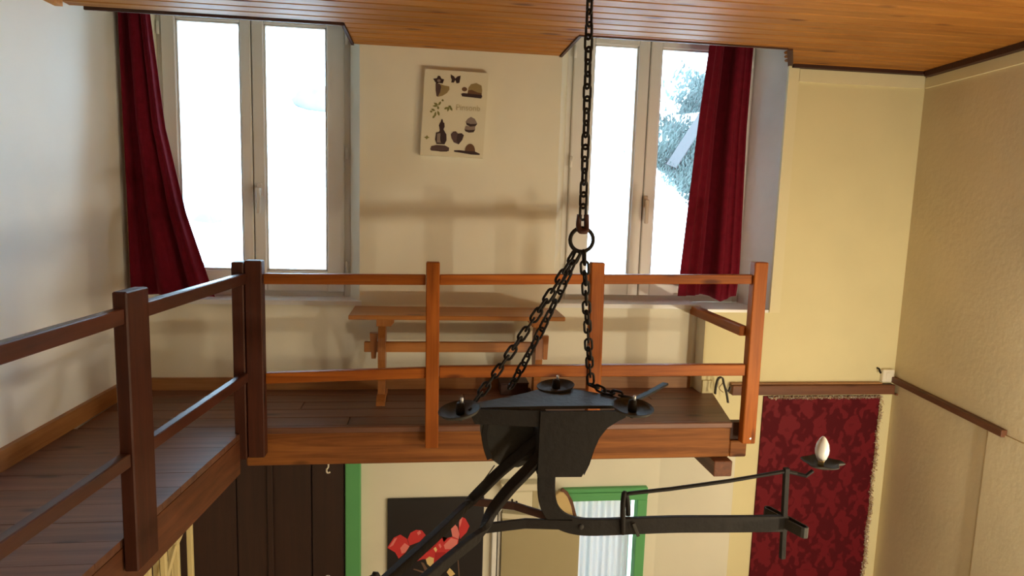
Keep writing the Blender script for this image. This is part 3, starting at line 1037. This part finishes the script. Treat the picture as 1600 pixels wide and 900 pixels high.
fpoly('printed_stamen', [(930, 890), (970, 830), (1010, 870), (1050, 920), (980, 960)], 'fl_cream')
fpoly('printed_stem', [(560, 730), (600, 740), (700, 900), (720, 1100), (690, 1100), (640, 900)], 'fl_stem')
fpoly('printed_stem', [(450, 830), (470, 820), (620, 870), (640, 900), (600, 890)], 'fl_stem')
fpoly('printed_stem', [(1080, 720), (1095, 720), (1120, 1000), (1105, 1000)], 'fl_stem')

# electrical box, leaning tan board, beige door leaf
eb = thing('electrical_box', (.56, 3.57, -.69), 'cream electrical box with small dark switches on the white wall right of the poster', 'box')
obj('case', B(.44, .605, 3.53, 3.584, -.685, -.585, .004), M['box_white'], eb)
obj('cover', B(.425, .66, 3.515, 3.584, -.578, -.535, .005), M['box_white'], eb)
obj('trunking', B(.607, .645, 3.545, 3.584, -.70, -.579, .003), M['beige_door'], eb)
for x, z in ((.490, -.650), (.515, -.662)):
    obj('switch_lever', B(x - .005, x + .005, 3.522, 3.531, z, z + .024, .002), M['iron'], eb)

lf = thing('beige_cupboard_door', (.43, 3.54, ZF), 'tall plain beige door leaf standing ajar beside the green framed doorway', 'door')
ang = math.atan2(-.105, .42)
def leaf_pt(t, d):
    return (.437 + math.cos(ang) * t - math.sin(ang) * d, 3.53 + math.sin(ang) * t + math.cos(ang) * d)
bm = prism(bmesh.new(), [leaf_pt(0, 0), leaf_pt(.435, 0), leaf_pt(.435, .03), leaf_pt(0, .03)], ZF, -.712)
obj('leaf', bm, M['beige_door'], lf)
bm = prism(bmesh.new(), [leaf_pt(-.001, -.006), leaf_pt(.437, -.006), leaf_pt(.437, .036), leaf_pt(-.001, .036)], -.735, -.706)
obj('top_edging', bm, M['box_white'], lf)
struct(obj('trim_9', B(.385, .412, 3.552, 3.5845, ZF, -.68, .003), M['wall_white']))
struct(obj('trim_10', B(.4125, .418, 3.570, 3.5845, ZF, -.70), M['poster_black']))
struct(obj('trim_11', B(.4185, .434, 3.552, 3.5845, ZF, -.70, .003), M['wall_white']))

tb = thing('leaning_board', (.80, 3.53, -.74), 'tan rounded board with dark edge leaning at the corner of the green door frame', 'board')
bm = slab_xz(bmesh.new(), [(.722, -.640), (.730, -.598), (.752, -.578), (.775, -.582), (.80, -.612), (.822, -.665), (.838, -.735), (.745, -.735)], 3.50, 3.53)
bmesh.ops.bevel(bm, geom=list(bm.edges), offset=.004, segments=1, affect='EDGES')
obj('board', bm, M['tan_wood'], tb)
obj('dark_edge', sweep(bmesh.new(), [(.765, 3.512, -.568), (.795, 3.512, -.592), (.822, 3.512, -.640), (.850, 3.512, -.735)], rect(.02, .016), (0, 1, 0)), M['ledge_x'], tb)

# small white hook under the beam
hk = obj('ceiling_hook', tube(smooth_path([(-.436, 3.0, -.183), (-.436, 3.0, -.20), (-.444, 3.0, -.214), (-.440, 3.0, -.228), (-.428, 3.0, -.226)], 5), .004), M['switch'], None, True)
tag(hk, 'small white hook screwed under the front beam near the corner post', 'hook')

# red damask panel and tinsel, ledge, switch
pn = obj('damask_panel', B(1.897, 2.610, 3.460, 3.4695, -2.45, -.022, .001), M['damask'])
tag(pn, 'deep red damask fabric panel on the wall below the brown ledge', 'wall hanging')
bm = bmesh.new()
rnd = random.Random(5)
def glint(c, s):
    a = Vector((rnd.uniform(-1, 1), rnd.uniform(-1, 1), rnd.uniform(-1, 1))).normalized()
    b = a.orthogonal().normalized()
    n = a.cross(b)
    vs_ = [bm.verts.new(c + a * s), bm.verts.new(c + b * s * .5), bm.verts.new(c - a * s), bm.verts.new(c - b * s * .5)]
    bm.faces.new(vs_)
for k in range(1500):
    t = rnd.random()
    c = Vector((1.92 + .69 * t, 3.452, -.028)) + Vector((0, rnd.gauss(0, .003), rnd.gauss(0, .004)))
    glint(c, rnd.uniform(.003, .007))
for k in range(3600):
    t = rnd.random() ** .8
    c = Vector((2.612, 3.452, -.025 - 1.9 * t)) + Vector((rnd.gauss(0, .005) + .004 * math.sin(t * 40), rnd.gauss(0, .005), 0))
    glint(c, rnd.uniform(.003, .008))
for v_ in bm.verts:
    v_.co.y = min(v_.co.y, 3.4595)
    v_.co.z = min(v_.co.z, -.008)
gl_ = obj('tinsel_garland', bm, M['tinsel'])
tag(gl_, 'glittering bronze tinsel garland edging the top and right side of the red panel', 'garland')

lg = thing('brown_ledge', (2.2, 3.45, 0), 'long brown wooden ledge across the yellow wall above the red panel', 'shelf')
obj('ledge_board', B(1.69, 2.672, 3.425, 3.4695, -.006, .050, .004), M['ledge_x'], lg)
obj('ledge_tip', B(2.6725, 2.685, 3.415, 3.45, -.010, .0, .002), M['ledge_x'], lg)
obj('ledge_cap', B(1.69, 2.60, 3.440, 3.4695, .0505, .060, .002), M['skirt_x'], lg)
sw = thing('light_switch', (2.63, 3.46, .06), 'square white light switch in the corner just above the brown ledge', 'switch')
obj('switch_plate', B(2.600, 2.672, 3.442, 3.4695, .0615, .135, .004), M['switch'], sw)
obj('rocker', B(2.618, 2.640, 3.438, 3.4425, .078, .120, .002), M['switch'], sw)
nl = obj('wall_nail', tube(smooth_path([(2.578, 3.469, .140), (2.578, 3.452, .138), (2.578, 3.446, .128), (2.580, 3.44, .118), (2.578, 3.436, .124)], 4), .005), M['iron'], None, True)
tag(nl, 'small dark bent nail on the yellow wall left of the light switch', 'nail')

hr = prism(bmesh.new(), [(xr(3.45) - .002, 3.45), (xr(3.45) - .032, 3.447), (xr(2.60) - .032, 2.60), (xr(2.60) - .002, 2.60)], .040, .074)
for v_ in hr.verts:
    v_.co.z += .020 * (v_.co.y - 2.60) / .85
bmesh.ops.bevel(hr, geom=list(hr.edges), offset=.003, segments=1, affect='EDGES')
tag(obj('wall_rail', hr, M['ledge_y']), 'slim brown wooden rail fixed along the right wall', 'rail')

# black strap lying at the back right corner of the platform
st = thing('black_strap', (1.58, 3.36, 0), 'black strap loop hanging over the right edge of the mezzanine floor', 'strap')
bm = sweep(bmesh.new(), smooth_path([(1.578, 3.40, .012), (1.580, 3.40, .06), (1.590, 3.40, .098), (1.612, 3.40, .104), (1.622, 3.395, .07), (1.634, 3.38, .02), (1.642, 3.37, -.03)], 5), rect(.006, .020), (0, 1, 0))
obj('strap', bm, M['black_strap'], st)
obj('buckle', sweep(bmesh.new(), smooth_path([(1.627, 3.385, .05), (1.645, 3.385, .03), (1.655, 3.385, .055)], 4), rect(.006, .016), (0, 1, 0)), M['black_strap'], st)
obj('cord', tube(smooth_path([(1.615, 3.396, .075), (1.596, 3.392, .05), (1.604, 3.388, .035), (1.618, 3.385, .025)], 4), .002, 6), M['ledge_x'], st)

# cream stair balustrade under the wing
ba = thing('stair_balustrade', (-.98, 2.55, ZF), 'cream painted stair balusters rising under the side beam of the left wing', 'balustrade')
for (x, yy) in ((-.963, 2.76), (-.974, 2.64), (-.984, 2.54), (-.996, 2.425), (-1.008, 2.31)):
    obj('baluster', B(x - .011, x + .011, yy - .011, yy + .011, ZF, -.19, .003), M['cream_bal'], ba)
    obj('baluster', B(x - .071, x - .052, yy - .05, yy - .03, ZF, -.19, .003), M['cream_bal'], ba)
obj('brace', sweep(bmesh.new(), [(-.964, 2.735, -.30), (-.976, 2.622, -.375), (-.984, 2.55, -.46), (-1.03, 2.2, -.90)], rect(.014, .022), (0, 0, 1)), M['cream_bal'], ba)

# ================================================================== CHANDELIER
ch = thing('iron_chandelier', (.466, 2.0, -.15), 'large black wrought iron chandelier shaped like a plough hanging on chains', 'chandelier')
ZP = .40
# --- chain links (one shared mesh)
def link_mesh(L, Wd, r):
    bm = bmesh.new()
    pts = []
    hs = (L - Wd) / 2
    for i in range(7):
        a = math.pi * i / 6
        pts.append((Wd / 2 * math.cos(a), 0, hs + Wd / 2 * math.sin(a)))
    for i in range(7):
        a = math.pi + math.pi * i / 6
        pts.append((Wd / 2 * math.cos(a), 0, -hs + Wd / 2 * math.sin(a)))
    sweep(bm, pts, circ(r, 6), (0, 1, 0), True)
    bmesh.ops.recalc_face_normals(bm, faces=bm.faces)
    me = bpy.data.meshes.new('chain_link')
    bm.to_mesh(me)
    bm.free()
    for p in me.polygons:
        p.use_smooth = True
    me.materials.append(M['iron'])
    return me
ME_LINK = link_mesh(.048, .0225, .0042)
def chain(path, pitch=.0325, spin0=0.0, me=ME_LINK):
    pts = [Vector(p) for p in path]
    seg = [(b - a).length for a, b in zip(pts, pts[1:])]
    total = sum(seg)
    n = max(1, round(total / pitch))
    for i in range(n):
        s = (i + .5) * total / n
        k = 0
        while k < len(seg) - 1 and s > seg[k]:
            s -= seg[k]
            k += 1
        p = pts[k].lerp(pts[k + 1], s / seg[k])
        d = (pts[k + 1] - pts[k]).normalized()
        q = Vector((0, 0, 1)).rotation_difference(d).to_matrix() @ Matrix.Rotation(spin0 + (math.pi / 2) * (i % 2) + .25 * math.sin(i * 1.7), 3, 'Z')
        o = bpy.data.objects.new('chain_link', me)
        COL.objects.link(o)
        o.parent = ch
        o.matrix_local = Matrix.Translation(p - ch.location) @ q.to_4x4()
RING = Vector((.466, 2.0, .918))
chain([(.466, 2.0, .985), (.464, 2.0, 1.30), (.456, 2.0, ZC - .03)], .036, .5)
obj('ceiling_mount', lathe(bmesh.new(), [(0, -.03), (.010, -.03), (.012, -.012), (.045, -.006), (.045, 0), (0, 0)], (.456, 2.0, ZC - .001)), M['iron'], ch, True)
bm = sweep(bmesh.new(), [(RING.x + .036 * math.cos(a * math.pi / 12), 2.0, RING.z + .036 * math.sin(a * math.pi / 12)) for a in range(24)], circ(.0062, 8), (0, 1, 0), True)
obj('ring', bm, M['iron'], ch, True)
bm = sweep(bmesh.new(), smooth_path([(.456, 2.0, .995), (.454, 2.0, .965), (.456, 1.988, .947), (.466, 1.986, .945), (.476, 1.988, .947), (.479, 2.0, .965), (.477, 2.0, .995)], 4), circ(.0085, 8), (0, 1, 0))
obj('shackle', bm, M['rust'], ch, True)
def sag(a, b, s, n=7):
    a, b = Vector(a), Vector(b)
    return [a.lerp(b, i / n) - Vector((0, 0, s * 4 * (i / n) * (1 - i / n))) for i in range(n + 1)]
chain(sag((.452, 1.998, .880), (.150, 2.01, .405), .012), .036, .3)
chain(sag((.458, 2.004, .880), (.285, 2.19, .400), .014), .036, 1.1)
chain(sag((.475, 2.002, .880), (.560, 2.17, .415), .010) + [Vector((.600, 2.10, .408)), Vector((.655, 2.03, .412))], .036, .6)
# second, slack strand beside the first as in the photo
# --- hub: flat top plate, hanging front flange, two curved cheek plates
bm = prism(bmesh.new(), [(.135, 1.975), (.36, 1.985), (.62, 1.985), (.66, 2.02), (.60, 2.10), (.47, 2.20), (.41, 2.20), (.33, 2.13), (.145, 2.015)], ZP - .010, ZP)
obj('top_plate', bm, M['iron_grey'], ch)
bm = slab_xz(bmesh.new(), [(.130, ZP - .002), (.36, ZP - .010), (.36, ZP - .062), (.150, ZP - .050)], 1.968, 1.978)
obj('left_flange', bm, M['iron'], ch)
cheek = [(.352, .389), (.625, .389), (.622, .368), (.600, .357), (.566, .335), (.540, .300), (.520, .250), (.505, .205), (.490, .176), (.350, .178)]
bm = slab_xz(bmesh.new(), cheek, 1.962, 1.972)
obj('right_cheek', bm, M['iron'], ch)
# curved underside strip of the right cheek, folded back
edge = [(.648, .378), (.612, .362), (.578, .345), (.550, .312), (.530, .262), (.516, .212), (.500, .176)]
bm = bmesh.new()
e0 = [bm.verts.new((x, 1.972, z)) for x, z in edge]
e1 = [bm.verts.new((x + .016, 2.055, z - .002)) for x, z in edge]
e2 = [bm.verts.new((x + .010, 2.055, z + .006)) for x, z in edge]
for i in range(len(edge) - 1):
    bm.faces.new((e0[i], e0[i + 1], e1[i + 1], e1[i]))
    bm.faces.new((e1[i], e1[i + 1], e2[i + 1], e2[i]))
    bm.faces.new((e2[i], e2[i + 1], e0[i + 1], e0[i]))
obj('cheek_edge', bm, M['iron_grey'], ch)
left = [(1.026 * a, 1.03 - 1.026 * (1.03 - b)) for a, b in [(.172, .352), (.352, .356), (.350, .200), (.300, .180), (.246, .182), (.205, .215), (.182, .265), (.174, .30)]]
bm = slab_xz(bmesh.new(), left, 2.092, 2.100)
obj('left_cheek', bm, M['iron_grey'], ch)
bm = sweep(bmesh.new(), smooth_path([(.198, 2.03, .352), (.186, 2.03, .30), (.192, 2.03, .255), (.205, 2.03, .215)], 4), rect(.018, .012), (0, 1, 0))
obj('left_scroll', bm, M['iron'], ch)
obj('hub_core', B(.352, .372, 1.973, 2.12, .176, .389, .002), M['iron'], ch)
obj('spike', sweep(bmesh.new(), [(.63, 2.03, .392), (.70, 2.08, .394), (.78, 2.16, .397), (.845, 2.225, .402)], rect(.022, .008), (0, 0, 1)), M['iron'], ch)
# --- the three empty candle cups with sockets
def cup(c, r, axis=(0, 0, 1), bulb=False, lip=0):
    bm = lathe(bmesh.new(), [(0, .0), (.018, 0), (.55 * r, .003), (.88 * r, .012), (r, .022), (r * .97, .024), (.86 * r, .016), (.5 * r, .008), (0, .006)], c, 28, axis)
    return obj('candle_cup', bm, M['iron_grey'], ch, True)
for c, ax in (((.105, 1.958, ZP - .020), (-.16, -.10, 1)), ((.630, 1.925, ZP - .006), (.04, -.14, 1)), ((.442, 2.185, ZP - .012), (-.1, -.05, 1))):
    k = cup(c, .065, ax)
    cv = Vector(c)
    obj('socket', lathe(bmesh.new(), [(0, 0), (.013, 0), (.014, .012), (.012, .034), (.006, .038), (0, .038)], cv + Vector((0, 0, .006)), 14), M['iron'], k, True)
    obj('contact_pin', lathe(bmesh.new(), [(0, 0), (.0045, 0), (.0045, .014), (0, .016)], cv + Vector((.004, -.004, .043)), 8), M['steel'], k, True)
    obj('cup_nut', lathe(bmesh.new(), [(0, 0), (.006, 0), (.007, .012), (0, .012)], cv + Vector((0, 0, -.014)), 8), M['iron'], k)

# --- right arm: J-shaped flat bar, hook, rising rod, cross slot, stem, cup and bulb
def arm_parts(bar, stem_top, stem_bot, slot_a, slot_b, rod_pts, cup_c, lip_dir, wbar=(.016, .050), up_bar=(0, 1, 0)):
    obj('arm_bar', bar, M['iron'], ch)
    a, b = Vector(slot_a), Vector(slot_b)
    d = (b - a).normalized()
    s = Vector((-d.y, d.x, 0)) * .011
    loop = []
    for i in range(5):
        t = math.pi * i / 4
        loop.append(b + s * math.cos(t) + d * .012 * math.sin(t))
    for i in range(5):
        t = math.pi + math.pi * i / 4
        loop.append(a + s * math.cos(t) + d * .012 * math.sin(t))
    obj('slot_loop', sweep(bmesh.new(), loop, rect(.005, .036), (0, 0, 1), True), M['iron_grey'], ch)
    obj('stem', sweep(bmesh.new(), [stem_bot, stem_top], rect(.017, .017), (0, 1, 0)), M['iron'], ch)
    obj('rod', sweep(bmesh.new(), rod_pts, rect(.012, .012, .3), (0, 0, 1)), M['iron'], ch)
    cc = Vector(cup_c)
    bm = bmesh.new()
    n = 32
    rings = []
    for r, h in ((.012, 0), (.035, .002), (.052, .010), (.060, .016)):
        ring = []
        for i in range(n):
            t = 2 * math.pi * i / n
            k = 1 + (.10 * math.cos(5 * t) if r > .05 else 0)
            w = .0
            dv = Vector((math.cos(t), math.sin(t), 0))
            if r > .05 and dv.dot(lip_dir) > .93:
                k += .28
                w = -.004
            ring.append(bm.verts.new(cc + dv * r * k + Vector((0, 0, h + w))))
        rings.append(ring)
    for p, q in zip(rings, rings[1:]):
        for i in range(n):
            bm.faces.new((p[i], p[(i + 1) % n], q[(i + 1) % n], q[i]))
    bm.faces.new(rings[0])
    k = obj('candle_cup', bm, M['iron_grey'], ch, True)
    sm = k.modifiers.new('sheet', 'SOLIDIFY')
    sm.thickness = .003
    bu = obj('bulb', lathe(bmesh.new(), [(.012, .022), (.0165, .030), (.0215, .046), (.0225, .060), (.019, .080), (.011, .096), (.004, .104), (0, .106)], cc, 24), M['bulb_off'], ch, True)
    bu['label'] = 'unlit cream candle bulb'
    obj('bulb_base', lathe(bmesh.new(), [(0, 0), (.009, 0), (.010, .012), (.0095, .014), (.0125, .0215), (0, .0215)], cc + Vector((0, 0, .002)), 18), M['brass'], bu, True)

def thick_bar(pts, w, h, upv):
    return sweep(bmesh.new(), smooth_path(pts, 5), rect(w, h), upv)
Jpts = [(.383, 1.99, .33), (.383, 1.99, .20), (.385, 1.99, .115), (.399, 1.99, .062), (.430, 1.99, .024), (.480, 1.99, .002), (.56, 1.99, -.006), (.80, 2.0, -.010), (1.03, 2.0, -.016), (1.215, 2.0, -.020)]
arm_parts(thick_bar(Jpts, .016, .050, (0, 0, 1)) if False else sweep(bmesh.new(), smooth_path(Jpts, 5), rect(.056, .016), (0, 1, 0)),
          (1.196, 2.0, .175), (1.209, 2.0, -.145), (1.186, 2.073, -.016), (1.236, 1.934, -.016),
          [(.643, 2.0, .092), (.66, 2.0, .100), (.80, 2.0, .112), (1.0, 2.0, .135), (1.195, 2.0, .164), (1.235, 2.0, .155), (1.262, 1.99, .150), (1.285, 1.99, .168)],
          (1.318, 2.0, .178), Vector((1, 0, 0)))
bm = sweep(bmesh.new(), smooth_path([(.641, 1.985, -.030), (.637, 1.980, .02), (.636, 1.985, .070), (.643, 2.0, .100), (.655, 2.012, .085), (.662, 2.012, .05), (.664, 2.01, .02)], 5), circ(.0085, 8), (0, 1, 0))
obj('hook', bm, M['iron'], ch, True)
obj('hook_pin', sweep(bmesh.new(), [(.672, 1.978, .008), (.690, 1.974, -.034)], rect(.010, .008), (0, 1, 0)), M['iron_grey'], ch)
obj('rivet', lathe(bmesh.new(), [(0, 0), (.010, 0), (.008, .004), (0, .006)], (.50, 1.981, .0), 12, (0, -1, 0)), M['iron_grey'], ch, True)

# --- front left arm: a pair of bars toward the viewer with its own slot, stem, rod, cup and bulb
L1 = [(.385, 2.035, .300), (.351, 2.045, .261), (.293, 2.07, .196), (.237, 2.10, .130), (.186, 2.13, .060), (.140, 2.12, .016), (.042, 1.945, .010), (-.088, 1.73, .005), (-.265, 1.44, .0)]
L2 = [(.395, 1.985, .278), (.362, 1.985, .239), (.317, 1.985, .188), (.264, 1.985, .130), (.211, 1.985, .057), (.180, 1.945, .014), (.10, 1.84, .008), (.016, 1.722, .005), (-.165, 1.44, .0)]
bar2 = sweep(bmesh.new(), smooth_path(L2, 5), rect(.036, .022), (.85, .53, 0))
arm_parts(bar2, (-.23, 1.40, .175), (-.23, 1.40, -.14), (-.31, 1.44, -.002), (-.155, 1.40, -.002),
          [(-.12, 1.60, .085), (-.15, 1.55, .098), (-.23, 1.40, .150), (-.215, 1.34, .150), (-.195, 1.31, .150)],
          (-.190, 1.29, .168), Vector((-.3, -.95, 0)).normalized())
obj('arm_bar', sweep(bmesh.new(), smooth_path(L1, 5), rect(.034, .022), (.85, .53, 0)), M['iron'], ch)
bm = sweep(bmesh.new(), smooth_path([(-.11, 1.60, -.02), (-.125, 1.595, .04), (-.12, 1.60, .09), (-.105, 1.61, .05), (-.10, 1.61, -.01)], 4), circ(.008, 8), (0, 1, 0))
obj('hook', bm, M['iron'], ch, True)
# ties between the elbows
obj('tie_bar', sweep(bmesh.new(), [(.150, 2.14, .022), (.30, 2.10, .020), (.415, 2.01, .018)], rect(.010, .026), (0, 0, 1)), M['rust'], ch)
obj('tie_bar', sweep(bmesh.new(), [(.178, 1.975, .008), (.32, 1.985, .016), (.47, 1.982, .008)], rect(.010, .032), (0, 0, 1)), M['iron'], ch)
obj('wire', tube(smooth_path([(.222, 2.035, .19), (.19, 2.04, .14), (.165, 2.06, .10)], 4), .0018, 6), M['iron'], ch)

# lit wooden plank and scrub on the slope outside the right window, boulders outside the left one
bm = bmesh.new()
rnd = random.Random(9)
for k in range(9000):
    t, w = rnd.random(), rnd.gauss(0, .20)
    x = 3.02 + 1.35 * t + w * .75
    z = 1.20 + 1.62 * t - w * .75
    yy = slope_y(z) - .05
    a = rnd.uniform(0, 6.28)
    h = rnd.uniform(.03, .10)
    p = Vector((x, yy, z))
    d = Vector((math.cos(a) * .025, 0, math.sin(a) * .025))
    tip = Vector((rnd.uniform(-.06, .06), -h * .6, h))
    bm.faces.new((bm.verts.new(p - d), bm.verts.new(p + d), bm.verts.new(p + tip)))
sb = tag(obj('scrub_patch', bm, M['scrub']), 'grey green scrub growing across the slope outside the right window', 'scrub')
sb['kind'] = 'stuff'
wp = obj('weathered_plank', sweep(bmesh.new(), [(3.10, 8.45, 1.52), (4.05, 9.30, 2.64)], rect(.14, .05), (0, -.6, .8)), M['plank_out'])
tag(wp, 'pale weathered plank lying across the scrub outside the right window', 'plank')
for (x, z, s, sd, lab) in BOULDERS:
    boulder(x, z, s, sd, lab)
